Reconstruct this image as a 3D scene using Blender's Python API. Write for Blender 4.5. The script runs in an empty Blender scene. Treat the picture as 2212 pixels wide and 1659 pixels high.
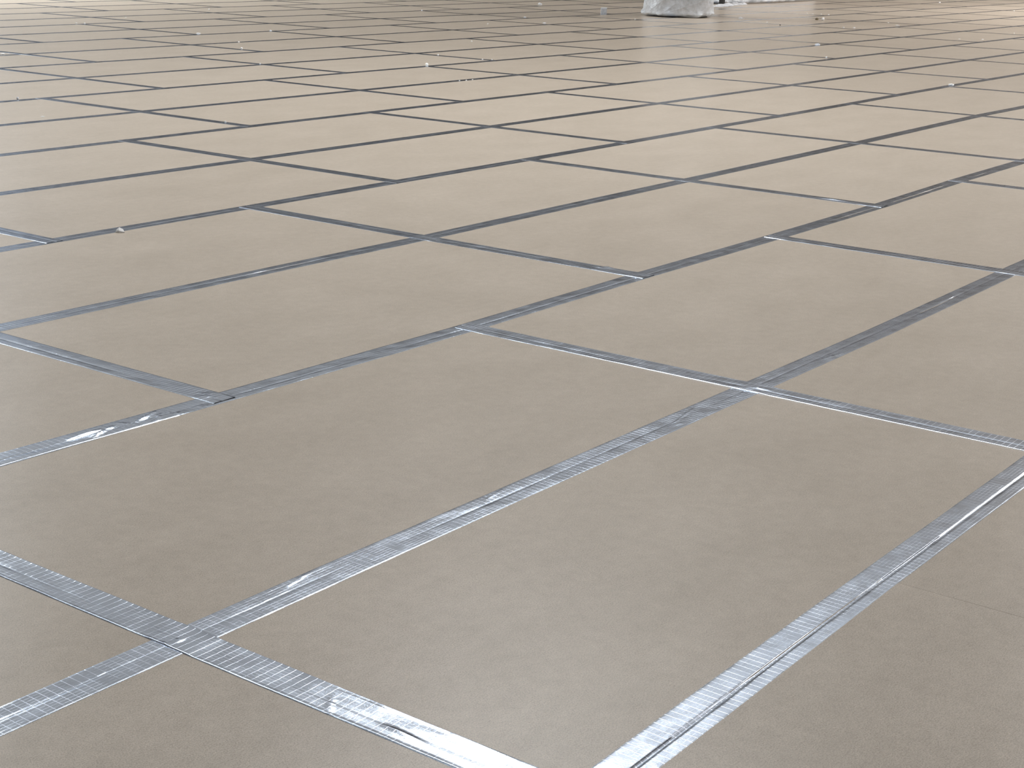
import bpy, bmesh, math, random
import numpy as np
from mathutils import Vector, Matrix

# ------------------------------------------------------------------ camera, light, exposure
# World frame: X runs along the long tape lines, Y along the cross seams, Z up; metres; board tops at z = 0.
scn = bpy.context.scene
C = scn.collection

cam_d = bpy.data.cameras.new('camera')
cam_d.sensor_width = 36.0
cam_d.lens = 3322.5 / 2212 * 36.0
cam_d.clip_end = 200
cam = bpy.data.objects.new('camera', cam_d)
C.objects.link(cam)
R_ = Vector((0.59756337, -0.80141559, 0.02551612))
U_ = Vector((0.21313101, 0.18943486, 0.95848297))
F_ = Vector((0.77297684, 0.56731604, -0.28400584))
M = Matrix((R_, U_, -F_)).transposed().to_4x4()
M.translation = Vector((0, 0, 1.454))
cam.matrix_world = M
scn.camera = cam

scn.view_settings.view_transform = 'Standard'
scn.view_settings.look = 'None'
scn.view_settings.exposure = 0.06
scn.view_settings.gamma = 1.0
scn.view_settings.use_curve_mapping = False

w = bpy.data.worlds.new('world')
scn.world = w
w.use_nodes = True
w.node_tree.nodes['Background'].inputs[0].default_value = (0.75, 0.85, 1.0, 1)
w.node_tree.nodes['Background'].inputs[1].default_value = 0.05

CEIL = 9.8
UMIN, UMAX, VMIN, VMAX = -9.0, 46.0, -9.0, 38.0

def add_light(x, y, sx, sy, power, col=(0.90, 0.95, 1.0)):
    d = bpy.data.lights.new('added_light', 'AREA')
    d.shape = 'RECTANGLE'
    d.size, d.size_y = sx, sy
    d.energy = power
    d.color = col
    o = bpy.data.objects.new('added_light', d)
    o.location = (x, y, CEIL - 0.25)
    C.objects.link(o)

# invented, unseen lights that brighten the floor: over its middle and along both sides
# (d = metres along the viewing direction, a = metres across it)
for d, a, sz, p, col in (
        (10.0, -1.5, 2.4, 310, (0.95, 0.98, 1.0)), (11.0, 1.8, 2.4, 310, (0.97, 0.98, 1.0)), (15.0, 0.0, 3.0, 500, (0.95, 0.98, 1.0)), (20.5, 4.0, 6.0, 75, (0.88, 0.94, 1.0)),
        (9.0, -6.5, 2.4, 130, (0.85, 0.93, 1.0)), (15.0, -8.5, 2.4, 80, (0.88, 0.95, 1.0)), (14.5, 8.5, 2.4, 110, (1.0, 0.98, 0.97)),
        (23.0, -13.5, 2.4, 420, (0.92, 0.97, 1.0)), (23.0, 13.5, 2.4, 700, (1.0, 0.98, 0.97)),
        (33.0, -17.0, 2.4, 7000, (0.92, 0.97, 1.0)), (33.0, 17.0, 2.4, 3000, (1.0, 0.98, 0.97)),
        (39.0, 20.0, 2.4, 150, (1.0, 0.98, 0.97)), (2.0, -7.0, 2.4, 40, (0.85, 0.93, 1.0))):
    add_light(d * 0.806 + a * 0.592, d * 0.592 - a * 0.806, sz, sz, p, col)

# ------------------------------------------------------------------ materials
def newmat(name):
    m = bpy.data.materials.new(name)
    m.use_nodes = True
    nt = m.node_tree
    return m, nt, nt.nodes, nt.links, nt.nodes['Principled BSDF']

def math_node(nt, op, a, b=None, c=None):
    n = nt.nodes.new('ShaderNodeMath')
    n.operation = op
    for i, v in enumerate((a, b, c)):
        if v is None:
            continue
        if isinstance(v, (int, float)):
            n.inputs[i].default_value = v
        else:
            nt.links.new(v, n.inputs[i])
    return n.outputs[0]

def ramp(nt, fac, stops):
    n = nt.nodes.new('ShaderNodeValToRGB')
    el = n.color_ramp.elements
    while len(el) < len(stops):
        el.new(0.5)
    for e, (p, c) in zip(el, stops):
        e.position = p
        e.color = c if len(c) == 4 else (*c, 1)
    nt.links.new(fac, n.inputs[0])
    return n.outputs[0]

def noise(nt, vec, scale, detail=3, rough=0.55):
    n = nt.nodes.new('ShaderNodeTexNoise')
    n.inputs['Scale'].default_value = scale
    n.inputs['Detail'].default_value = detail
    n.inputs['Roughness'].default_value = rough
    if vec is not None:
        nt.links.new(vec, n.inputs['Vector'])
    return n.outputs['Fac']

def mapping(nt, vec, scale=(1, 1, 1), rot=(0, 0, 0)):
    n = nt.nodes.new('ShaderNodeMapping')
    n.inputs['Scale'].default_value = scale
    n.inputs['Rotation'].default_value = rot
    nt.links.new(vec, n.inputs['Vector'])
    return n.outputs[0]

def mix_rgb(nt, fac, a, b, mode='MIX'):
    n = nt.nodes.new('ShaderNodeMix')
    n.data_type = 'RGBA'
    n.blend_type = mode
    for sock, v in ((n.inputs[0], fac), (n.inputs[6], a), (n.inputs[7], b)):
        if isinstance(v, (int, float)):
            sock.default_value = v
        elif isinstance(v, tuple):
            sock.default_value = (*v, 1)
        else:
            nt.links.new(v, sock)
    return n.outputs[2]

def kraft_material():
    m, nt, N, L, B = newmat('kraft_board')
    pos = N.new('ShaderNodeNewGeometry').outputs['Position']
    info = N.new('ShaderNodeObjectInfo')
    cloud = noise(nt, mapping(nt, pos, (1, 1.6, 1)), 2.2, 4, 0.6)
    blot = noise(nt, pos, 24, 4, 0.65)
    fibre = noise(nt, mapping(nt, pos, (1, 1, 1), (0, 0, 0.5)), 330, 2, 0.6)
    fib2 = noise(nt, mapping(nt, pos, (0.3, 1, 1), (0, 0, 0.2)), 260, 2, 0.7)
    base = ramp(nt, cloud, [(0.30, (0.410, 0.351, 0.284)), (0.70, (0.464, 0.400, 0.329))])
    base = mix_rgb(nt, 1.0, base, ramp(nt, blot, [(0.30, (0.92, 0.91, 0.90)), (0.72, (1.06, 1.06, 1.06))]), 'MULTIPLY')
    base = mix_rgb(nt, 1.0, base, ramp(nt, fibre, [(0.30, (0.74, 0.72, 0.70)), (0.50, (1, 1, 1)), (0.72, (1.22, 1.21, 1.19))]), 'MULTIPLY')
    base = mix_rgb(nt, 1.0, base, ramp(nt, fib2, [(0.28, (0.90, 0.88, 0.86)), (0.5, (1, 1, 1)), (0.75, (1.07, 1.07, 1.07))]), 'MULTIPLY')
    tint = ramp(nt, info.outputs['Random'], [(0.0, (0.975, 0.97, 0.965)), (1.0, (1.02, 1.02, 1.02))])
    base = mix_rgb(nt, 1.0, base, tint, 'MULTIPLY')
    # rare dark specks in the pulp
    v = N.new('ShaderNodeTexVoronoi')
    v.inputs['Scale'].default_value = 9.0
    L.new(pos, v.inputs['Vector'])
    speck = math_node(nt, 'LESS_THAN', v.outputs['Distance'], 0.012)
    base = mix_rgb(nt, math_node(nt, 'MULTIPLY', speck, 0.55), base, (0.10, 0.07, 0.05))
    L.new(base, B.inputs['Base Color'])
    B.inputs['Roughness'].default_value = 0.34
    B.inputs['Specular IOR Level'].default_value = 0.42
    bmp = N.new('ShaderNodeBump')
    bmp.inputs['Strength'].default_value = 0.10
    bmp.inputs['Distance'].default_value = 0.002
    L.new(math_node(nt, 'ADD', fibre, blot), bmp.inputs['Height'])
    L.new(bmp.outputs[0], B.inputs['Normal'])
    return m

def foil_material():
    m, nt, N, L, B = newmat('scrim_foil')
    uv = N.new('ShaderNodeUVMap').outputs[0]
    pos = N.new('ShaderNodeNewGeometry').outputs['Position']
    sep = N.new('ShaderNodeSeparateXYZ')
    L.new(uv, sep.inputs[0])
    def lines(x, pitch, halfw):
        f = math_node(nt, 'FRACT', math_node(nt, 'DIVIDE', x, pitch))
        d = math_node(nt, 'MULTIPLY', math_node(nt, 'ABSOLUTE', math_node(nt, 'SUBTRACT', f, 0.5)), pitch)
        n = N.new('ShaderNodeMapRange')
        n.interpolation_type = 'SMOOTHSTEP'
        n.inputs['From Min'].default_value = 0.0
        n.inputs['From Max'].default_value = halfw
        n.inputs['To Min'].default_value = 1.0
        n.inputs['To Max'].default_value = 0.0
        L.new(d, n.inputs['Value'])
        return n.outputs[0]
    cross = lines(sep.outputs[0], 0.0198, 0.00075)
    along = lines(sep.outputs[1], 0.0100, 0.0007)
    patch = ramp(nt, noise(nt, pos, 7.0, 2), [(0.28, (0.3, 0.3, 0.3)), (0.72, (1, 1, 1))])
    patch2 = ramp(nt, noise(nt, mapping(nt, pos, (1.3, 0.8, 1), (0, 0, 1)), 11.0, 2), [(0.28, (0.35, 0.35, 0.35)), (0.72, (1, 1, 1))])
    cm = math_node(nt, 'MULTIPLY', cross, patch)
    am = math_node(nt, 'MULTIPLY', math_node(nt, 'MULTIPLY', along, patch2), 0.6)
    thread = math_node(nt, 'MAXIMUM', cm, am)
    L.new(mix_rgb(nt, math_node(nt, 'MULTIPLY', thread, 0.33), (0.54, 0.60, 0.69), (0.90, 0.93, 0.97)), B.inputs['Base Color'])  # lighter threads: ceiling light caught on their ridges is put into the colour
    B.inputs['Metallic'].default_value = 1.0
    rg = ramp(nt, noise(nt, pos, 14, 3), [(0.3, (0.16, 0.16, 0.16)), (0.7, (0.23, 0.23, 0.23))])
    L.new(math_node(nt, 'ADD', rg, math_node(nt, 'MULTIPLY', thread, 0.25)), B.inputs['Roughness'])
    # undulation of the thin film, fine creasing, and the threads pressing through
    und = noise(nt, mapping(nt, uv, (1, 2.2, 1)), 9.0, 1.5, 0.5)
    b1 = N.new('ShaderNodeBump')
    b1.inputs['Strength'].default_value = 0.8
    b1.inputs['Distance'].default_value = 0.0022
    L.new(und, b1.inputs['Height'])
    fine = noise(nt, pos, 190, 3, 0.6)
    b2 = N.new('ShaderNodeBump')
    b2.inputs['Strength'].default_value = 0.16
    b2.inputs['Distance'].default_value = 0.0012
    L.new(fine, b2.inputs['Height'])
    L.new(b1.outputs[0], b2.inputs['Normal'])
    b3 = N.new('ShaderNodeBump')
    b3.inputs['Strength'].default_value = 0.33
    b3.inputs['Distance'].default_value = 0.0004
    L.new(thread, b3.inputs['Height'])
    L.new(b2.outputs[0], b3.inputs['Normal'])
    L.new(b3.outputs[0], B.inputs['Normal'])
    return m

def simple(name, col, rough=0.6, metal=0.0, nscale=None, namt=0.15, spec=0.5):
    m, nt, N, L, B = newmat(name)
    B.inputs['Roughness'].default_value = rough
    B.inputs['Metallic'].default_value = metal
    B.inputs['Specular IOR Level'].default_value = spec
    if nscale:
        pos = N.new('ShaderNodeNewGeometry').outputs['Position']
        f = noise(nt, pos, nscale, 4)
        L.new(ramp(nt, f, [(0.3, tuple(c * (1 - namt) for c in col)), (0.7, tuple(min(1, c * (1 + namt)) for c in col))]), B.inputs['Base Color'])
    else:
        B.inputs['Base Color'].default_value = (*col, 1)
    return m

def film_material(name, alpha, tint=(0.80, 0.83, 0.87), folds=False):
    # milky polythene sheet: part see-through, part white scatter, glossy; whiter where it is folded over itself
    m, nt, N, L, B = newmat(name)
    pos = N.new('ShaderNodeNewGeometry').outputs['Position']
    f = noise(nt, pos, 3.5, 5, 0.65)
    B.inputs['Base Color'].default_value = (*tint, 1)
    B.inputs['Roughness'].default_value = 0.26
    B.inputs['Specular IOR Level'].default_value = 0.6
    tr = N.new('ShaderNodeBsdfTransparent')
    tl = N.new('ShaderNodeBsdfTranslucent')
    tl.inputs[0].default_value = (0.82, 0.85, 0.88, 1)
    mx0 = N.new('ShaderNodeMixShader')
    mx0.inputs[0].default_value = 0.25
    L.new(B.outputs[0], mx0.inputs[1])
    L.new(tl.outputs[0], mx0.inputs[2])
    mx = N.new('ShaderNodeMixShader')
    cover = ramp(nt, f, [(0.36, (alpha - 0.22,) * 3), (0.66, (min(1, alpha + 0.2),) * 3)])
    if folds:
        at = N.new('ShaderNodeAttribute')
        at.attribute_name = 'fold'
        n = math_node(nt, 'ADD', cover, at.outputs['Fac'])
        n.node.use_clamp = True
        cover = n
    L.new(cover, mx.inputs[0])
    L.new(tr.outputs[0], mx.inputs[1])
    L.new(mx0.outputs[0], mx.inputs[2])
    out = N['Material Output']
    L.new(mx.outputs[0], out.inputs['Surface'])
    bmp = N.new('ShaderNodeBump')
    bmp.inputs['Strength'].default_value = 0.5
    bmp.inputs['Distance'].default_value = 0.09
    L.new(noise(nt, pos, 6, 4, 0.6), bmp.inputs['Height'])
    L.new(bmp.outputs[0], B.inputs['Normal'])
    return m

KRAFT = kraft_material()
FOIL = foil_material()
SLAB = simple('concrete_slab', (0.16, 0.15, 0.14), 0.8, nscale=2)
CEILM = simple('ceiling_paint', (0.60, 0.63, 0.68), 0.9, nscale=0.5, namt=0.05)
WALLL = simple('grey_wall_paint', (0.155, 0.155, 0.165), 0.85, nscale=0.3, namt=0.12)
WALLR = simple('brown_wall_panelling', (0.165, 0.147, 0.13), 0.8, nscale=0.3, namt=0.12)
WALLB = simple('near_wall_paint', (0.35, 0.35, 0.36), 0.85, nscale=0.3, namt=0.1)
BLACK = simple('black_opening', (0.006, 0.006, 0.007), 0.9)
WOOD = simple('brown_wood', (0.16, 0.095, 0.06), 0.6, nscale=1.5)
WHITEP = simple('white_paint', (0.72, 0.74, 0.76), 0.6, nscale=1.0, namt=0.05)
FILM = film_material('milky_polythene', 0.84, (0.90, 0.95, 1.0), True)
FILM2 = film_material('clear_polythene_scrap', 0.6, (0.9, 0.92, 0.95))
PAPER = simple('white_paper', (0.86, 0.85, 0.83), 0.7)
PLASTER = simple('white_plaster_crumb', (0.88, 0.86, 0.80), 0.8)
GREYC = simple('grey_crumb', (0.50, 0.50, 0.52), 0.6)
BROWNP = simple('torn_cardboard', (0.20, 0.16, 0.10), 0.8)
DARKC = simple('dark_crumb', (0.05, 0.035, 0.025), 0.8)
CRATE = simple('wrapped_boxes', (0.42, 0.37, 0.33), 0.7, nscale=2.5, namt=0.5)
SKID = simple('dark_skid', (0.02, 0.018, 0.016), 0.8)
CLEARB = film_material('grey_clear_plastic', 0.34, (0.62, 0.64, 0.67))
RIM = simple('white_plastic_rim', (0.85, 0.86, 0.88), 0.4)

# ------------------------------------------------------------------ helpers
def mesh_obj(name, verts, faces, mat, parent=None, uvs=None, smooth=False, loc=(0, 0, 0)):
    me = bpy.data.meshes.new(name)
    me.from_pydata(verts, [], faces)
    if uvs is not None:
        l = me.uv_layers.new(name='UVMap')
        li = np.empty(len(me.loops), dtype=np.int32)
        me.loops.foreach_get('vertex_index', li)
        l.data.foreach_set('uv', np.asarray(uvs, dtype=np.float32)[li].ravel())
    if smooth:
        me.polygons.foreach_set('use_smooth', np.ones(len(me.polygons), dtype=bool))
    me.materials.append(mat)
    me.update()
    o = bpy.data.objects.new(name, me)
    o.location = loc
    C.objects.link(o)
    if parent:
        o.parent = parent
    return o

BOXF = [(0, 3, 2, 1), (4, 5, 6, 7), (0, 1, 5, 4), (1, 2, 6, 5), (2, 3, 7, 6), (3, 0, 4, 7)]
def box_v(x0, x1, y0, y1, z0, z1):
    return [(x0, y0, z0), (x1, y0, z0), (x1, y1, z0), (x0, y1, z0), (x0, y0, z1), (x1, y0, z1), (x1, y1, z1), (x0, y1, z1)]
def box(name, b, mat, parent=None):
    return mesh_obj(name, box_v(*b), BOXF, mat, parent)
def structure(o):
    o['kind'] = 'structure'
    return o
def tag(o, label, cat, group=None):
    o['label'] = label
    o['category'] = cat
    if group:
        o['group'] = group
    return o
def empty(name, loc, label, cat, group=None):
    o = bpy.data.objects.new(name, None)
    o.location = loc
    C.objects.link(o)
    return tag(o, label, cat, group)

# ------------------------------------------------------------------ setting: slab, walls, ceiling
floor = structure(box('floor', (UMIN, UMAX, VMIN, VMAX, -0.20, -0.006), SLAB))
structure(box('ceiling', (UMIN, UMAX, VMIN, VMAX, CEIL, CEIL + 0.2), CEILM))
structure(box('wall_left', (UMIN, UMAX, VMAX, VMAX + 0.3, -0.2, CEIL + 0.2), WALLL))
structure(box('wall_far', (UMAX, UMAX + 0.3, VMIN, VMAX + 0.3, -0.2, CEIL + 0.2), WALLR))
structure(box('wall_right', (UMIN, UMAX, VMIN - 0.3, VMIN, -0.2, CEIL + 0.2), WALLB))
structure(box('wall_near', (UMIN - 0.3, UMIN, VMIN - 0.3, VMAX + 0.3, -0.2, CEIL + 0.2), WALLB))

# added unseen panels on the left wall, one dark, two glowing, for tape reflections
DARKPANEL = simple('dark_added_panel', (0.006, 0.006, 0.007), 0.25)
GLOWPANEL, nt_, N_, L_, B_ = newmat('glowing_added_panel')
B_.inputs['Base Color'].default_value = (0.3, 0.35, 0.4, 1)
B_.inputs['Emission Color'].default_value = (0.55, 0.68, 0.92, 1)
B_.inputs['Emission Strength'].default_value = 0.5
structure(box('added_panel_1', (18.5, 27.9, VMAX - 0.12, VMAX - 0.005, 1.7, 5.8), DARKPANEL))
for i, x in enumerate((20.0, 24.0)):
    structure(box('added_panel_%d' % (i + 2), (x, x + 3.6, VMAX - 0.12, VMAX - 0.005, 7.4, 9.4), GLOWPANEL))

for o_, lab_, cat_ in ((floor, 'floor covered in tan boards with silver taped joints', 'floor'),):
    o_['label'] = lab_
    o_['category'] = cat_

# ------------------------------------------------------------------ the grid of boards and tapes
PITCH = 2.4904
TAPE_W = 0.097
LINE_V = {-3: -2.373, -2: -1.154, -1: 0.065, 0: 1.284, 1: 2.287}
for k in range(2, 25):
    LINE_V[k] = 3.507 + 1.2193 * (k - 2)
KMIN, KMAX = -3, 24
DEV = {0: [(2.4, 0.001), (3.24, 0.0), (4.23, -0.008)], 1: [(1.75, 0.004), (2.48, 0.003), (4.2, -0.009), (5.47, -0.023), (7.02, -0.013)],
 2: [(2.41, 0.021), (3.5, -0.008), (4.42, -0.028), (5.72, -0.024), (6.96, -0.038), (8.23, -0.04), (9.46, -0.014), (10.67, -0.015)],
 3: [(3.29, 0.024), (4.97, 0.008), (5.68, -0.006), (8.19, 0.002), (10.68, 0.004), (13.24, 0.036), (14.28, 0.005)],
 4: [(4.27, -0.024), (5.71, -0.02), (6.89, -0.014), (8.17, -0.015), (9.39, -0.009), (10.68, 0.004), (11.99, 0.007), (13.19, 0.019), (14.49, 0.046), (15.79, 0.06), (17.02, 0.055), (17.93, 0.05)],
 5: [(5.03, 0.001), (6.88, -0.004), (9.38, -0.009), (11.83, -0.006), (14.37, -0.003), (16.84, 0.011), (19.49, 0.034), (21.44, 0.042)],
 6: [(5.88, -0.023), (6.88, -0.019), (8.15, -0.011), (9.38, -0.008), (10.59, -0.008), (13.02, -0.013), (14.31, -0.009), (15.57, 0.0), (16.83, 0.0), (18.14, 0.015)],
 7: [(6.76, -0.016), (8.03, -0.015), (10.59, -0.013), (13.03, -0.015), (15.52, -0.002), (18.18, 0.021)],
 8: [(7.64, 0.0), (9.31, -0.009), (10.58, -0.009), (11.78, 0.002), (13.08, -0.005), (15.62, -0.007), (16.73, 0.01)],
 9: [(8.47, -0.016), (9.34, -0.016), (11.76, -0.023), (14.24, -0.019), (16.79, 0.008)],
 10: [(9.35, 0.0), (10.54, 0.0), (11.72, -0.014), (12.94, -0.028), (14.25, -0.016), (15.5, -0.002), (16.82, -0.002), (17.99, 0.01)],
 11: [(10.45, 0.0), (12.9, -0.009), (15.52, -0.002), (18.08, 0.013)],
 12: [(11.19, 0.03), (13.04, 0.029), (14.23, 0.016), (15.52, 0.005), (16.69, 0.016), (18.09, 0.026), (19.19, 0.026)],
 13: [(12.03, 0.022), (14.22, 0.012), (16.74, -0.009), (19.14, -0.016), (21.67, -0.013)],
 14: [(12.91, 0.03), (14.29, 0.03), (15.45, 0.015), (16.7, 0.0), (17.86, 0.0), (19.2, -0.005), (21.78, -0.01)],
 15: [(13.73, 0.0), (15.59, 0.011), (17.79, 0.022)], 16: [(14.62, 0.009), (15.57, 0.009)]}
# seams: each pair of rows (2j, 2j+1) shares its cross seams; offsets along X per pair
OFF = {-3: 0.75, -1: 3.243 - PITCH, 1: 1.976, 3: 3.199, 5: 6.888, 7: 8.086, 9: 9.319, 11: 10.511, 13: 14.237, 15: 15.364, 17: 16.70, 19: 17.95, 21: 19.1, 23: 20.3}
SDEV = {(1, 0): 0.003, (1, 1): -0.006, (1, 2): -0.028, (3, 1): -0.008, (3, 2): 0.011, (3, 3): 0.009, (3, 4): 0.05, (5, 0): -0.011, (5, 1): 0.006,
 (5, 2): -0.042, (5, 3): 0.015, (5, 4): -0.007, (5, 5): 0.05, (7, 0): -0.04, (7, 1): 0.012, (7, 2): -0.036, (7, 3): -0.038, (7, 4): 0.05,
 (9, 0): 0.019, (9, 1): -0.049, (9, 2): -0.05, (9, 3): 0.005, (11, 0): 0.05, (11, 1): -0.05, (11, 2): 0.032, (11, 3): 0.05,
 (13, 0): -0.014, (13, 1): 0.009, (13, 2): -0.05, (13, 3): -0.035}
rng = random.Random(7)
JOFF = {k: rng.uniform(-0.010, 0.010) for k in range(KMIN - 1, KMAX + 2)}     # the joint is never quite under the tape's middle
JOFF[0] = -0.011
JOFF[1] = 0.002
SJOFF = {}
def line_v(k, u):
    pts = DEV.get(k)
    if not pts:
        return LINE_V[k]
    us, vs = [p[0] for p in pts], [p[1] for p in pts]
    fade = 1.0
    return LINE_V[k] + fade * float(np.interp(u, us, vs))
def seam_u(key, n):
    return OFF[key] + n * PITCH + SDEV.get((key, n), 0.0)
def seam_range(key):
    a = math.ceil((UMIN + 0.5 - OFF[key]) / PITCH)
    b = math.floor((UMAX - 0.5 - OFF[key]) / PITCH)
    return range(a, b + 1)

def project(x, y, z=0.0):
    d = Vector((x, y, z)) - M.translation
    zc = d.dot(F_)
    if zc < 0.2:
        return None
    return 1106 + 3322.5 * d.dot(R_) / zc, 829.5 - 3322.5 * d.dot(U_) / zc
def in_view(pts, mx=130, my=90):
    pr = [project(*p) for p in pts]
    pr = [p for p in pr if p]
    if not pr:
        return False
    xs, ys = [p[0] for p in pr], [p[1] for p in pr]
    return max(xs) > -mx and min(xs) < 2212 + mx and max(ys) > -6 and min(ys) < 1659 + my

# boards: 6 mm thick, eased top edges, a joint of about 14 mm hidden under the tape
GAP = 0.007
def board_mesh(c, gaps):
    # c: corners (u0,v00),(u1,v10),(u1,v11),(u0,v01)
    e = 0.0012 if gaps else 0.0010
    cx = sum(p[0] for p in c) / 4
    cy = sum(p[1] for p in c) / 4
    def inset(p, d):
        return (p[0] + (d if p[0] < cx else -d), p[1] + (d if p[1] < cy else -d))
    top = [inset(p, e) for p in c]
    v = [(p[0] - cx, p[1] - cy, -0.006) for p in c] + [(p[0] - cx, p[1] - cy, -e * 0.6) for p in c] + [(p[0] - cx, p[1] - cy, 0.0) for p in top]
    f = [(3, 2, 1, 0), (8, 9, 10, 11)]
    for i in range(4):
        j = (i + 1) % 4
        f += [(i, j, 4 + j, 4 + i), (4 + i, 4 + j, 8 + j, 8 + i)]
    return v, f, (cx, cy, 0)

far_v, far_f = [], []
n_boards = 0
cands = []
for k in range(KMIN, KMAX):
    key = k if k % 2 else k + 1
    ns = list(seam_range(key))
    edges = [UMIN + 0.3] + [seam_u(key, n) for n in ns] + [UMAX - 0.3]
    for i in range(len(edges) - 1):
        g0 = GAP if key != -1 else 0.0
        u0, u1 = edges[i] + g0, edges[i + 1] - g0
        if u1 - u0 < 0.2:
            continue
        c = [(u0, line_v(k, u0) + JOFF[k] + GAP), (u1, line_v(k, u1) + JOFF[k] + GAP),
             (u1, line_v(k + 1, u1) + JOFF[k + 1] - GAP), (u0, line_v(k + 1, u0) + JOFF[k + 1] - GAP)]
        dist = min(math.hypot(*p) for p in c)
        cands.append((dist, c, in_view(c, 60, 60), key != -1, 0.0003 if key == -1 and u0 < 3.0 else 0.0))
cands.sort(key=lambda t: t[0])
for dist, c, vis, gaps, dz in cands:
    v, f, ctr = board_mesh(c, gaps)
    ctr = (ctr[0], ctr[1], dz)
    if vis and n_boards < 296:
        mesh_obj('floor_board', v, f, KRAFT, floor, loc=ctr)
        n_boards += 1
    else:
        b = len(far_v)
        far_v += [(p[0] + ctr[0], p[1] + ctr[1], p[2]) for p in v]
        far_f += [tuple(i + b for i in q) for q in f]
o = mesh_obj('surrounding_boards', far_v, far_f, KRAFT, floor)
o['kind'] = 'stuff'

# ---- tape strips
def wav(rs, s, t, amp, ls, lt):
    z = np.zeros_like(s + t)
    for _ in range(4):
        z += np.sin(s * 2 * math.pi / (ls * rs.uniform(0.6, 1.6)) + t * 2 * math.pi / (lt * rs.uniform(0.7, 1.6)) * rs.choice((-1, 1)) + rs.uniform(0, 6.28))
    return z * amp / 4

def tape(axis, s_pts, centre, seed, joff=0.0, base=0.0005, groove=0.6, width=TAPE_W, rim=0.0003, creases=(), lift=None, fine=True, name='tape_strip', steep=False):
    """axis 'x': s is X and the strip's centre line is Y = centre(s); axis 'y': s is Y, centre line X = centre(s)."""
    rs = random.Random(seed)
    s = np.asarray(s_pts, dtype=float)
    h = width / 2
    if fine:
        t = np.array([-h, -h + .0008, -h + .0022, -h + .004, -.036, -.026, joff - .012, joff - .0075, joff - .0045, joff - .0015, joff + .0015, joff + .0045, joff + .0075, joff + .012,
                      .026, .036, h - .004, h - .0022, h - .0008, h])
        t = np.unique(np.round(np.concatenate([t, np.linspace(-h + .006, h - .006, 13)]), 4))
    else:
        t = np.array([-h, -h + .002, -.02, 0, .02, h - .002, h])
    S, T = np.meshgrid(s, t, indexing='ij')
    z = np.full_like(S, base + 0.0006)
    if fine:
        if axis == 'x':
            z -= 0.0003
        z += wav(rs, S, T, 0.00028, 0.16, 0.11) + wav(rs, S, T, 0.00010, 0.045, 0.06)
        # groove or ridge where the film bridges the board joint
        g = groove * (0.65 + (0.6 if groove < 1 else 0.15) * np.sin(S / rs.uniform(0.15, 0.3) + rs.uniform(0, 6)) * np.sin(S / rs.uniform(0.35, 0.7) + rs.uniform(0, 6)))
        wob = joff + 0.0015 * np.sin(S / 0.21 + rs.uniform(0, 6))
        d = np.abs(T - wob)
        z -= 0.0030 * g * np.clip(1 - d / 0.0085, 0, 1)
        z = np.maximum(z, np.where(d < 0.0055, -0.0028, base + 0.0001))
        for (p0, p1, amp, wid) in creases:
            a = np.array(p0); b = np.array(p1); ab = b - a; l2 = ab @ ab
            q = np.clip(((S - a[0]) * ab[0] + (T - a[1]) * ab[1]) / l2, 0, 1)
            dd = np.hypot(S - a[0] - q * ab[0], T - a[1] - q * ab[1])
            z += amp * np.clip(1 - dd / wid, 0, 1) * (0.4 + 0.6 * np.sin(q * math.pi))
        if lift is not None:
            z += lift(S)
        # rolled rims
        ew = 0.0022 if steep else 0.0055
        e = np.clip((np.abs(T) - (h - ew)) / ew, 0, 1)
        z = z + rim * 0.5 * np.clip(1 - np.abs(np.abs(T) - (h - .004)) / .004, 0, 1)
        z = z * (1 - e ** 2) + (0.0002) * e ** 2 if steep else z * (1 - e) + 0.00025 * e
    W = T.copy()
    if fine:
        W = W * (1 + 0.010 * np.sin(S / 0.31 + rs.uniform(0, 6)) + 0.006 * np.sin(S / 0.083 + rs.uniform(0, 6)))
    cl = np.array([centre(x) for x in s])[:, None]
    if axis == 'x':
        P = np.stack([S, cl + W, z], -1)
    else:
        P = np.stack([cl - W, S, z], -1)      # t grows towards -X so that the sheet keeps facing up
    n, m_ = S.shape
    verts = P.reshape(-1, 3).tolist()
    idx = np.arange(n * m_).reshape(n, m_)
    q = np.stack([idx[:-1, :-1], idx[1:, :-1], idx[1:, 1:], idx[:-1, 1:]], -1).reshape(-1, 4)
    faces = q.tolist()
    uv = np.stack([S + rs.uniform(0, 1), T + 0.2], -1).reshape(-1, 2)
    o = mesh_obj(name, verts, faces, FOIL, floor, uvs=uv, smooth=True)
    o['label'] = 'silver foil tape with a thread grid, stuck over a board joint'
    return o

def steps(a, b, near, other):
    """sample points from a to b, denser where the strip is close to the camera"""
    out = [a]
    x = a
    while x < b:
        d = math.hypot(x, other)
        x += 0.008 if d < 3.2 and near else 0.014 if d < 5 and near else 0.03 if d < 8 and near else 0.08 if d < 13 and near else 0.4
        out.append(min(x, b))
    return out

X_CREASE = {  # (s, t) relative to the strip's own centre line: p0, p1, height, width
    0: [((3.474, -0.020), (3.563, -0.010), 0.0012, 0.003)],
    1: [((3.036, 0.022), (3.128, 0.035), 0.0022, 0.004), ((3.946, -0.006), (4.15, 0.030), 0.0022, 0.004), ((3.921, -0.012), (3.965, -0.028), 0.0028, 0.005),
        ((4.956, -0.012), (5.08, -0.040), 0.0030, 0.006), ((2.273, 0.018), (2.421, 0.045), 0.0018, 0.004)],
    2: [((2.70, -0.030), (2.80, 0.010), 0.0050, 0.008), ((2.87, -0.012), (2.98, 0.036), 0.0045, 0.007), ((2.66, 0.0), (2.76, 0.012), 0.0050, 0.007), ((2.80, 0.03), (2.84, -0.035), 0.0030, 0.006),
        ((2.99, 0.004), (3.02, -0.046), 0.0040, 0.006), ((2.90, -0.04), (2.96, -0.02), 0.0030, 0.008), ((3.10, -0.01), (3.13, -0.045), 0.0030, 0.006)]}
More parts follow.
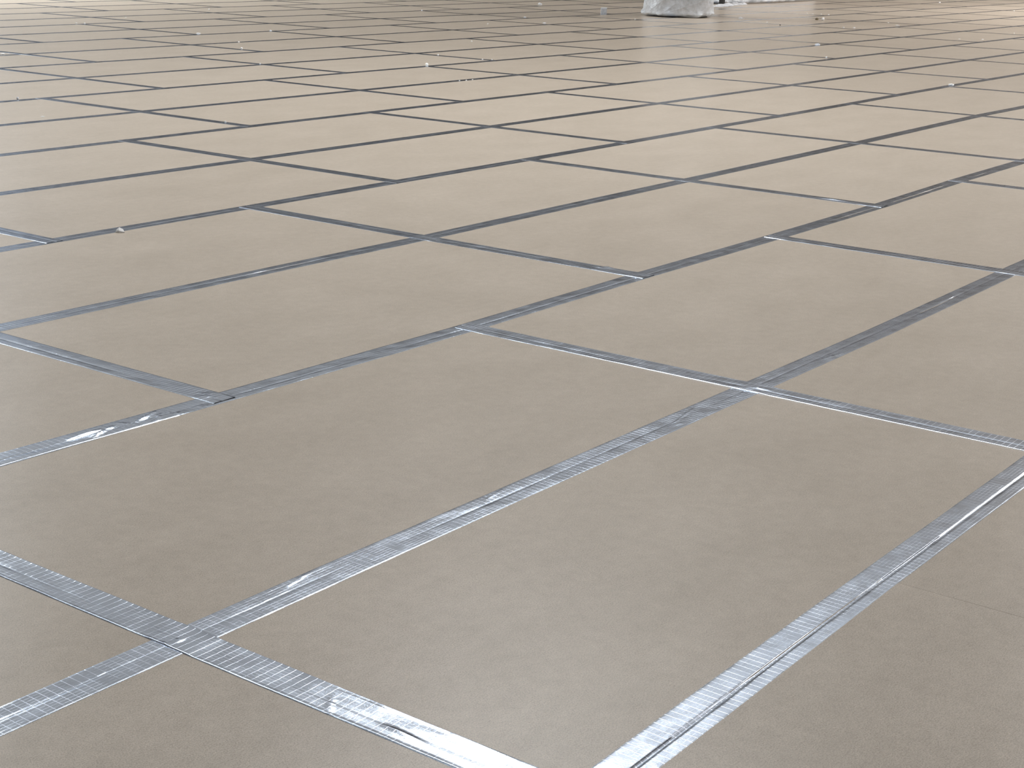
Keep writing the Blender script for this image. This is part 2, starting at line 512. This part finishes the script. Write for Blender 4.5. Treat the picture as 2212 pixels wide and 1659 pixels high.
for k in range(KMIN, KMAX + 1):
    near = -1 <= k <= 12
    a = {0: 1.2, 1: 0.8, 2: 1.9, 3: 2.8}.get(k, UMIN + 0.4)
    lo = max(UMIN + 0.4, LINE_V[k] * 0.60 - 1.0) if near else UMIN + 0.4
    pts = steps(lo, UMAX - 0.4, near, LINE_V[k])
    tape('x', pts, lambda u, k=k: line_v(k, u), 100 + k, JOFF[k], 0.0004, {0: 1.35, 1: 0.36, 2: 0.40}.get(k, 0.4), creases=X_CREASE.get(k, ()), fine=near)
    if near and lo > UMIN + 1:
        tape('x', [UMIN + 0.4, lo], lambda u, k=k: line_v(k, u), 100 + k, JOFF[k], 0.0004, fine=False, name='surrounding_tape')['kind'] = 'stuff'
# the short second length lapped over the third line at the left
tape('x', np.arange(1.6, 3.012, 0.008), lambda u: line_v(2, u) + 0.004 - 0.006 * (u - 2.4), 77, JOFF[2], 0.0014, 0.35,
     creases=[((2.70, -0.032), (2.80, 0.008), 0.006, 0.008), ((2.87, -0.014), (2.98, 0.032), 0.005, 0.007), ((2.64, 0.0), (2.76, 0.01), 0.006, 0.007), ((2.83, 0.03), (2.86, -0.03), 0.003, 0.006), ((2.93, -0.04), (2.97, 0.0), 0.004, 0.007)])

S_CREASE = {
    (1, 0): [((2.300, 0.047), (2.287, -0.012), 0.0040, 0.005), ((1.836, 0.048), (1.878, -0.014), 0.0025, 0.004), ((1.72, 0.012), (1.63, 0.018), 0.0035, 0.012), ((1.60, -0.040), (1.35, -0.036), 0.0022, 0.008), ((1.95, -0.03), (1.75, -0.036), 0.0020, 0.008)],
    (1, 1): [((2.285, 0.02), (2.22, -0.01), 0.0040, 0.008), ((2.30, 0.03), (2.26, 0.025), 0.003, 0.006)],
    (3, 0): [((3.556, 0.038), (3.536, -0.012), 0.0045, 0.006), ((3.60, 0.01), (3.56, -0.02), 0.003, 0.005)],
    (3, 1): [((3.708, 0.030), (3.674, -0.068), 0.0050, 0.008), ((3.74, 0.02), (3.70, -0.03), 0.004, 0.007)],
    (3, 2): [((3.80, 0.02), (3.68, -0.03), 0.004, 0.008)]}
n_seam = 0
ov, of = [], []
for key in OFF:
    if key == -1:
        continue
    for n in seam_range(key):
        u = seam_u(key, n)
        vb, vt = LINE_V[key - 1] if key > -3 else LINE_V[KMIN], LINE_V[min(key + 1, KMAX)]
        vb = line_v(key - 1, u) if key > -3 else LINE_V[KMIN]
        vt = line_v(min(key + 1, KMAX), u)
        e0, e1 = rng.uniform(0.030, 0.045), rng.uniform(0.030, 0.045)
        ends = [(u, vb), (u, (vb + vt) / 2), (u, vt)]
        d = math.hypot(u, (vb + vt) / 2)
        if not in_view(ends, 90, 60) or d > 44:
            b = len(ov)
            ov += [(u - TAPE_W / 2, vb, 0.001), (u + TAPE_W / 2, vb, 0.001), (u + TAPE_W / 2, vt, 0.001), (u - TAPE_W / 2, vt, 0.001)]
            of.append((b, b + 1, b + 2, b + 3))
            continue
        lines = [line_v(kk, u) for kk in (key - 1, key, min(key + 1, KMAX)) if kk >= KMIN]
        def lift(S, lines=lines):
            z = np.zeros_like(S)
            for lv in lines:
                z = np.maximum(z, 0.0011 * np.clip((0.075 - np.abs(S - lv)) / 0.02, 0, 1))
            return z
        near = d < 20
        sl = rng.uniform(-0.004, 0.004)
        tape('y', steps(vb - e0, vt + e1, near, u), lambda v, u=u, sl=sl, m=(vb + vt) / 2: u + sl * (v - m), 1000 + key * 40 + n, rng.uniform(-.012, .012), 0.0006, 0.35,
             creases=S_CREASE.get((key, n), ()), lift=lift, fine=near, rim=0.002 if (key, n) == (1, 0) else 0.0006, steep=(key, n) in ((1, 0), (1, 1), (3, 1)))
        n_seam += 1
o = mesh_obj('surrounding_tape', ov, of, FOIL, floor)
o['kind'] = 'stuff'
print('boards', n_boards, 'seam tapes', n_seam)

# ------------------------------------------------------------------ wrapped pallet and wrapped stack at the far side
FW = Vector((0.862, 0.507, 0))           # away from the viewer
RT = Vector((0.507, -0.862, 0))          # to the right

def ridge(rs, th, z, n, a, sharp=0.5):
    out = np.zeros_like(th)
    for _ in range(n):
        ph, kx, kz = rs.uniform(0, 6.28), rs.uniform(2, 9), rs.uniform(-9, 9)
        out += a * (1 - 2 * np.abs(np.sin(th * round(kx) * 0.5 + z * kz + ph)) ** sharp) * rs.uniform(0.4, 1)
    return out / n

def draped_sheet(name, parent, hx, hy, height, seed, lean, mat, hem=0.03, power=4.0, wr=0.07, nth=200, nz=60, gap=0.0):
    """a sheet of film round a load: closed wall with folds, rolled hem below, gathered over the top"""
    rs = random.Random(seed)
    th = np.linspace(0, 2 * math.pi, nth, endpoint=False)
    zz = np.concatenate([[0.0, 0.010, 0.022, 0.036, 0.05, 0.065, 0.08, 0.10], np.linspace(0.12, 0.7, nz), np.linspace(0.75, height, 14)])
    TH, Z = np.meshgrid(th, zz, indexing='xy')
    ct, st = np.cos(TH), np.sin(TH)
    rr = (np.abs(ct) ** power + np.abs(st) ** power) ** (-1 / power)
    big = ridge(rs, TH, Z, 7, wr * 2.2)
    small = 0.4 * ridge(rs, TH * 3, Z * 2.2, 6, wr * 1.3)
    # rolled hem: bulges out just above the floor, unevenly
    lump = 0.35 + 0.65 * np.abs(np.sin(TH * 3.5 + rs.uniform(0, 6)) * np.cos(TH * 2 + rs.uniform(0, 6))) + 0.25 * np.sin(TH * 17 + rs.uniform(0, 6))
    roll = 0.055 * np.exp(-((Z - 0.055) / 0.035) ** 2) * lump - 0.06 * np.exp(-(Z / 0.014) ** 2)
    fold = np.clip(14.0 * (big + small) + 0.5 * np.exp(-((Z - 0.05) / 0.045) ** 2) * lump, -0.22, 0.35)
    k = rr * (1 + big + small + roll)
    X = hx * k * ct + lean[0] * Z
    Y = hy * k * st + lean[1] * Z
    lift = np.abs(np.sin(TH * 2.0 + rs.uniform(0, 6))) ** 1.5 * 0.6 + 0.4 * np.abs(np.sin(TH * 3.5 + rs.uniform(0, 6)))
    Zo = hem + Z + gap * lift * np.exp(-Z / 0.08)
    n0, n1 = Z.shape
    verts = np.stack([X, Y, Zo], -1).reshape(-1, 3).tolist()
    faces = []
    for i in range(n0 - 1):
        for j in range(n1):
            j2 = (j + 1) % n1
            faces.append((i * n1 + j, i * n1 + j2, (i + 1) * n1 + j2, (i + 1) * n1 + j))
    c = len(verts)
    verts.append((lean[0] * height, lean[1] * height, hem + height + 0.05))
    for j in range(n1):
        faces.append(((n0 - 1) * n1 + j, (n0 - 1) * n1 + (j + 1) % n1, c))
    o = mesh_obj(name, verts, faces, mat, parent, smooth=False)
    at = o.data.attributes.new('fold', 'FLOAT', 'POINT')
    at.data.foreach_set('value', np.append(fold.ravel(), 0.3).astype(np.float32))
    return o

def rounded_block(name, hx, hy, z0, z1, r, mat, parent, loc=(0, 0, 0)):
    bm = bmesh.new()
    vs = [bm.verts.new(v) for v in box_v(-hx, hx, -hy, hy, z0, z1)]
    for f in BOXF:
        bm.faces.new([vs[i] for i in f])
    bmesh.ops.bevel(bm, geom=list(bm.edges), offset=r, segments=3, affect='EDGES', profile=0.5)
    me = bpy.data.meshes.new(name)
    bm.to_mesh(me)
    bm.free()
    me.materials.append(mat)
    o = bpy.data.objects.new(name, me)
    o.location = loc
    C.objects.link(o)
    o.parent = parent
    return o

pal = empty('wrapped_pallet', (24.85, 14.74, 0), 'rounded load bundled in milky plastic sheeting on a base darkened like shade, at the top edge', 'wrapped pallet')
pal.rotation_euler = (0, 0, math.atan2(RT.y, RT.x))
def oval_block(name, hx, hy, z0, z1, power, mat, parent):
    n, v, f = 48, [], []
    for z, k in ((z0, 1.0), (z1 - 0.05, 1.0), (z1, 0.93)):
        for i in range(n):
            t = 2 * math.pi * i / n
            r = (abs(math.cos(t)) ** power + abs(math.sin(t)) ** power) ** (-1 / power) * k
            v.append((hx * r * math.cos(t), hy * r * math.sin(t), z))
    for q in range(2):
        for i in range(n):
            j = (i + 1) % n
            f.append((q * n + i, q * n + j, (q + 1) * n + j, (q + 1) * n + i))
    f.append(tuple(range(n - 1, -1, -1)))
    f.append(tuple(range(2 * n, 3 * n)))
    return mesh_obj(name, v, f, mat, parent)
oval_block('pallet_base', 0.55, 0.53, 0.0, 0.045, 2.6, SKID, pal)  # near-black colour stands in for the shadow in the gap under the hem
oval_block('load', 0.575, 0.55, 0.047, 1.95, 2.8, CRATE, pal)
draped_sheet('plastic_sheet', pal, 0.655, 0.63, 2.1, 11, (0.11, 0.0), FILM, hem=0.003, gap=0.028, wr=0.05, power=2.7)

st = empty('wrapped_stack', (32.2, 17.06, 0), 'long stack under white plastic sheeting, behind and right of the bundled load', 'wrapped stack')
rounded_block('load', 2.0, 0.45, 0.06, 1.5, 0.06, CRATE, st)
for sx in (-1.85, -0.6, 0.6, 1.85):
    rounded_block('skid', 0.07, 0.42, 0.0, 0.058, 0.006, SKID, st, (sx, 0, 0))
FILMW = film_material('white_polythene', 0.86, (0.90, 0.92, 0.95), True)
draped_sheet('plastic_sheet', st, 2.12, 0.62, 1.55, 23, (0, 0), FILMW, hem=0.004, power=7.0, wr=0.035, nth=320)
# the sheet's loose tail lying crumpled on the floor in front of the post
rs_ = random.Random(5)
L0_, L1_ = Vector((28.40, 16.02, 0)), Vector((30.55, 16.45, 0))
ax_ = (L1_ - L0_).normalized()
nx_ = Vector((-ax_.y, ax_.x, 0))
tv, tf = [], []
NS, NT = 60, 9
for i in range(NS + 1):
    for j in range(NT + 1):
        q, r = i / NS, j / NT
        taper = min(1, 0.25 + 3.0 * q)
        p = L0_ + ax_ * (q * (L1_ - L0_).length) + nx_ * ((r - 0.3) * 0.26 * taper + rs_.uniform(-.015, .015))
        hgt = 0.055 * math.sin(math.pi * r) ** 0.7 * taper * (0.55 + 0.45 * math.sin(q * 21 + r * 4)) * (0.6 + 0.4 * math.sin(q * 47)) + rs_.uniform(0, 0.012)
        tv.append((p.x - 32.2, p.y - 17.06, max(0.003, hgt)))
for i in range(NS):
    for j in range(NT):
        a_ = i * (NT + 1) + j
        tf.append((a_, a_ + NT + 1, a_ + NT + 2, a_ + 1))
mesh_obj('loose_tail', tv, tf, FILMW, st)
post = empty('dark_post', (29.94, 16.66, 0), 'black post standing in the gap between the bundled load and the long wrapped stack', 'post')
rounded_block('base_plate', 0.06, 0.06, 0.0, 0.02, 0.004, SKID, post)
rounded_block('shaft', 0.048, 0.048, 0.02, 1.4, 0.006, SKID, post)

# small clear plastic box standing on the floor
cb = empty('clear_plastic_box', (24.00, 15.77, 0), 'small upright clear plastic box with white edges standing alone left of wrapped pallet', 'box')
cb.rotation_euler = (0, 0, math.atan2(RT.y, RT.x))
a, t_ = 0.050, 0.004
for nm, b in (('front_panel', (-a, a, -a, -a + t_, 0.0, 0.108)), ('back_panel', (-a, a, a - t_, a, 0.0, 0.108)), ('side_panel', (-a, -a + t_, -a + t_, a - t_, 0.0, 0.108)),
              ('side_panel', (a - t_, a, -a + t_, a - t_, 0.0, 0.108)), ('bottom_panel', (-a + t_, a - t_, -a + t_, a - t_, 0.0, t_))):
    box(nm, b, CLEARB, cb)
rv, rf = [], []
for b in ((-a - .003, a + .003, -a - .003, -a + t_ + .003, 0.108, 0.118), (-a - .003, a + .003, a - t_ - .003, a + .003, 0.108, 0.118),
          (-a - .003, -a + t_ + .003, -a + t_ + .003, a - t_ - .003, 0.108, 0.118), (a - t_ - .003, a + .003, -a + t_ + .003, a - t_ - .003, 0.108, 0.118)):
    n_ = len(rv)
    rv += box_v(*b)
    rf += [tuple(i + n_ for i in q) for q in BOXF]
mesh_obj('rim', rv, rf, RIM, cb)
box('corner_strip', (-a - .006, -a - .0005, -a - .006, -a + .006, 0.0, 0.108), RIM, cb)

# ------------------------------------------------------------------ scraps and crumbs on the floor
def crumb(name, x, y, wdt, dep, hgt, mat, label, cat, seed, group=None, z=0.0, rough=0.35, sub=2):
    bm = bmesh.new()
    bmesh.ops.create_icosphere(bm, subdivisions=sub, radius=0.5)
    rs = random.Random(seed)
    for v in bm.verts:
        v.co *= 1 + rs.uniform(-rough, rough)
    zmin = min(v.co.z for v in bm.verts)
    for v in bm.verts:
        v.co.x *= wdt
        v.co.y *= dep
        v.co.z = max(0.0, (v.co.z - zmin * 0.7)) * hgt
    me = bpy.data.meshes.new(name)
    bm.to_mesh(me)
    bm.free()
    me.materials.append(mat)
    o = bpy.data.objects.new(name, me)
    o.location = (x, y, z)
    o.rotation_euler = (0, 0, math.atan2(RT.y, RT.x))
    C.objects.link(o)
    return tag(o, label, cat, group)

def folded_chip(x, y, wdt, hgt, label):
    # a stiff white chip folded along one edge into a low tent, 1.5 mm thick
    e = 0.0015
    out = [(-0.5, -0.18, 0), (-0.12, 0.05, 0.95), (-0.02, -0.30, 0.42), (0.05, -0.34, 0.0), (0.5, 0.02, 0.06), (0.22, 0.22, 0.62), (-0.30, 0.30, 0.30), (-0.38, -0.10, 0.55)]
    top = [(p[0] * wdt, p[1] * wdt, p[2] * hgt + e) for p in out]
    bot = [(p[0] * wdt * 0.97, p[1] * wdt * 0.97, max(0.0, p[2] * hgt - e)) for p in out]
    tri = [(0, 2, 7), (7, 2, 1), (0, 3, 2), (2, 3, 4), (2, 4, 5), (2, 5, 1), (1, 5, 6), (7, 1, 6)]
    f = list(tri) + [tuple(i + 8 for i in reversed(q)) for q in tri]
    ring = [0, 3, 4, 5, 6, 7]
    for i in range(6):
        a_, b_ = ring[i], ring[(i + 1) % 6]
        f.append((b_, a_, a_ + 8, b_ + 8))
    o = mesh_obj('folded_chip', top + bot, f, PAPER, loc=(x, y, 0))
    o.rotation_euler = (0, 0, math.atan2(RT.y, RT.x))
    return tag(o, label, 'scrap')

folded_chip(4.76, 5.86, 0.044, 0.024, 'largest white folded chip, lying just below the long tape at left')
crumb('plaster_crumb', 13.09, 10.87, 0.036, 0.034, 0.036, PLASTER, 'bright round cream crumb sitting on a tape joint left of upper centre', 'crumb', 1, rough=0.12)
SCRAPS = [
 # name, x, y, width, depth, height, material, label, category
 ('paper_chip', 15.83, 6.03, .055, .04, .016, PAPER, 'flat white chip on a long tape near the right edge, glinting', 'scrap'),
 ('plastic_scrap', 25.03, 13.52, .085, .06, .05, FILM2, 'crumpled clear plastic scrap just right of the wrapped pallet', 'scrap'),
 ('plastic_scrap', 26.22, 12.50, .06, .05, .06, PAPER, 'white crumpled scrap beside a brown torn bit, right of the wrapped pallet', 'scrap'),
 ('cardboard_scrap', 26.30, 12.66, .06, .05, .04, BROWNP, 'brown torn cardboard bit touching a white scrap, right of the wrapped pallet', 'scrap'),
 ('paper_chip', 7.27, 9.79, .038, .014, .010, PAPER, 'flat white sliver on bare board near the left edge', 'scrap'),
 ('grey_crumb', 7.85, 10.88, .028, .026, .028, GREYC, 'greyish white crumb on the black stretch of tape at the left edge', 'crumb'),
 ('white_crumb', 14.25, 18.28, .040, .024, .016, PAPER, 'left one of two touching crumbs on a far tape at upper left', 'crumb'),
 ('white_crumb', 14.36, 18.24, .036, .022, .016, PAPER, 'right one of two touching crumbs on a far tape at upper left', 'crumb'),
 ('paper_chip', 14.28, 15.79, .060, .03, .022, PAPER, 'small white chip at a T of two tapes, upper left quarter', 'scrap'),
 ('white_crumb', 15.56, 15.74, .040, .026, .022, PAPER, 'white crumb at the T of tapes right of the small white chip', 'crumb'),
 ('white_crumb', 13.70, 14.42, .028, .022, .022, PAPER, 'tiny crumb on a far tape, upper one of a close pair', 'crumb'),
 ('white_crumb', 13.02, 13.66, .030, .024, .026, PAPER, 'tiny crumb on a seam tape, lower one of a close pair', 'crumb'),
 ('white_crumb', 11.76, 12.06, .022, .018, .014, PAPER, 'tiny crumb on the X crossing of tapes below the close pair', 'crumb'),
 ('white_crumb', 18.34, 20.00, .032, .028, .026, PAPER, 'single crumb on bare board near the top edge, left half', 'crumb'),
 ('white_crumb', 19.58, 15.03, .024, .022, .022, PLASTER, 'tiny bright crumb alone on a board, top centre', 'crumb'),
 ('white_crumb', 16.40, 12.85, .024, .020, .018, PAPER, 'tiny crumb alone on a board above the round cream crumb', 'crumb'),
 ('plastic_scrap', 25.64, 18.38, .085, .06, .045, FILM2, 'pale plastic scrap on a tape at the very top, centre', 'scrap'),
 ('white_crumb', 21.73, 15.88, .050, .03, .018, PAPER, 'flat white crumb on a tape, left of the clear plastic box', 'crumb'),
 ('plastic_scrap', 20.64, 14.69, .055, .035, .022, FILM2, 'pale scrap on a tape crossing, below left of the clear plastic box', 'scrap'),
 ('white_crumb', 21.73, 18.17, .026, .022, .020, PAPER, 'tiny crumb on a tape T near the top edge, centre left', 'crumb'),
 ('foil_flake', 12.02, 9.56, .018, .012, .010, PAPER, 'left flake of three in a row on a long tape, below the round cream crumb', 'crumb'),
 ('foil_flake', 12.09, 9.53, .022, .014, .012, PAPER, 'middle flake of three in a row on a long tape, below the round cream crumb', 'crumb'),
 ('foil_flake', 12.20, 9.54, .018, .012, .010, PAPER, 'right flake of three in a row on a long tape, below the round cream crumb', 'crumb'),
 ('foil_flake', 14.31, 11.71, .022, .016, .014, PAPER, 'single flake on the seam right of a tape crossing, above the round cream crumb', 'crumb'),
 ('foil_flake', 14.22, 10.98, .020, .014, .012, PAPER, 'left flake of two at a T of tapes, right of the round cream crumb', 'crumb'),
 ('foil_flake', 14.31, 10.91, .016, .012, .010, PAPER, 'right flake of two at a T of tapes, right of the round cream crumb', 'crumb'),
 ('white_crumb', 23.13, 14.55, .022, .020, .026, PLASTER, 'tiny bright crumb on a tape T just left of the wrapped pallet', 'crumb'),
 ('plastic_scrap', 20.10, 9.63, .075, .05, .030, FILM2, 'crumpled clear scrap on a long tape at right, below the white scraps', 'scrap'),
 ('white_crumb', 18.10, 8.54, .020, .018, .020, PAPER, 'tiny crumb on a seam below the crumpled clear scrap at right', 'crumb'),
 ('foil_flake', 28.17, 13.78, .028, .022, .018, PAPER, 'first flake from the left in a row of four, upper right', 'crumb'),
 ('foil_flake', 28.12, 13.63, .040, .024, .016, PAPER, 'second flake from the left in a row of four, upper right', 'crumb'),
 ('foil_flake', 28.26, 13.52, .036, .022, .016, PAPER, 'third flake from the left in a row of four, upper right', 'crumb'),
 ('foil_flake', 28.25, 13.36, .032, .022, .018, PAPER, 'last flake on the right in a row of four, upper right', 'crumb'),
 ('white_crumb', 24.55, 12.75, .034, .026, .020, PAPER, 'small crumb on a board between the clear scrap and the white scraps', 'crumb'),
 ('white_crumb', 26.64, 11.43, .030, .024, .020, PAPER, 'tiny crumb, upper of two close together far right of the wrapped pallet', 'crumb'),
 ('paper_chip', 25.96, 10.96, .075, .03, .018, PAPER, 'flat chip on a long tape, lower of two far right of the wrapped pallet', 'scrap'),
 ('white_crumb', 36.66, 14.47, .045, .030, .026, PAPER, 'faint crumb on a board by the top edge at right', 'crumb'),
 ('white_crumb', 34.01, 11.73, .030, .026, .024, PAPER, 'crumb near the top right corner of the photo', 'crumb'),
 ('white_crumb', 25.74, 8.83, .022, .020, .020, PLASTER, 'bright crumb above a long tape at the right edge', 'crumb'),
 ('paper_chip', 23.40, 8.86, .040, .020, .012, PAPER, 'left flat chip of two beside a seam near the right edge', 'scrap'),
 ('paper_chip', 23.65, 8.59, .036, .020, .012, PAPER, 'right flat chip of two beside a seam near the right edge', 'scrap'),
 ('white_crumb', 15.71, 18.97, .028, .022, .018, PAPER, 'tiny crumb on a board right of the two touching crumbs', 'crumb'),
 ('paper_chip', 10.35, 14.56, .060, .025, .016, PAPER, 'white chip cut by the left edge of the photo', 'scrap'),
 ('foil_flake', 8.08, 8.67, .018, .012, .012, PAPER, 'lone flake on the seam tape in the left third, upper middle', 'crumb'),
 ('plastic_scrap', 24.53, 11.12, .045, .03, .020, FILM2, 'right pale plastic bit of two on a board, upper right', 'scrap'),
 ('plastic_scrap', 24.47, 11.28, .035, .026, .016, FILM2, 'left pale plastic bit of two on a board, upper right', 'scrap'),
 ('dark_crumb', 23.95, 12.19, .030, .026, .022, DARKC, 'small dark brown crumb on a board right of the wrapped pallet', 'crumb'),
]
for i, (nm, x, y, a_, b_, h_, mt, lab, cat) in enumerate(SCRAPS):
    # crumbs on a tape rest on the film, which lies about 1.2 mm above the boards
    crumb(nm, x, y, a_, b_, h_, mt, lab, cat, 40 + i, z=0.0004, rough=0.3, sub=2 if a_ > .05 else 1)
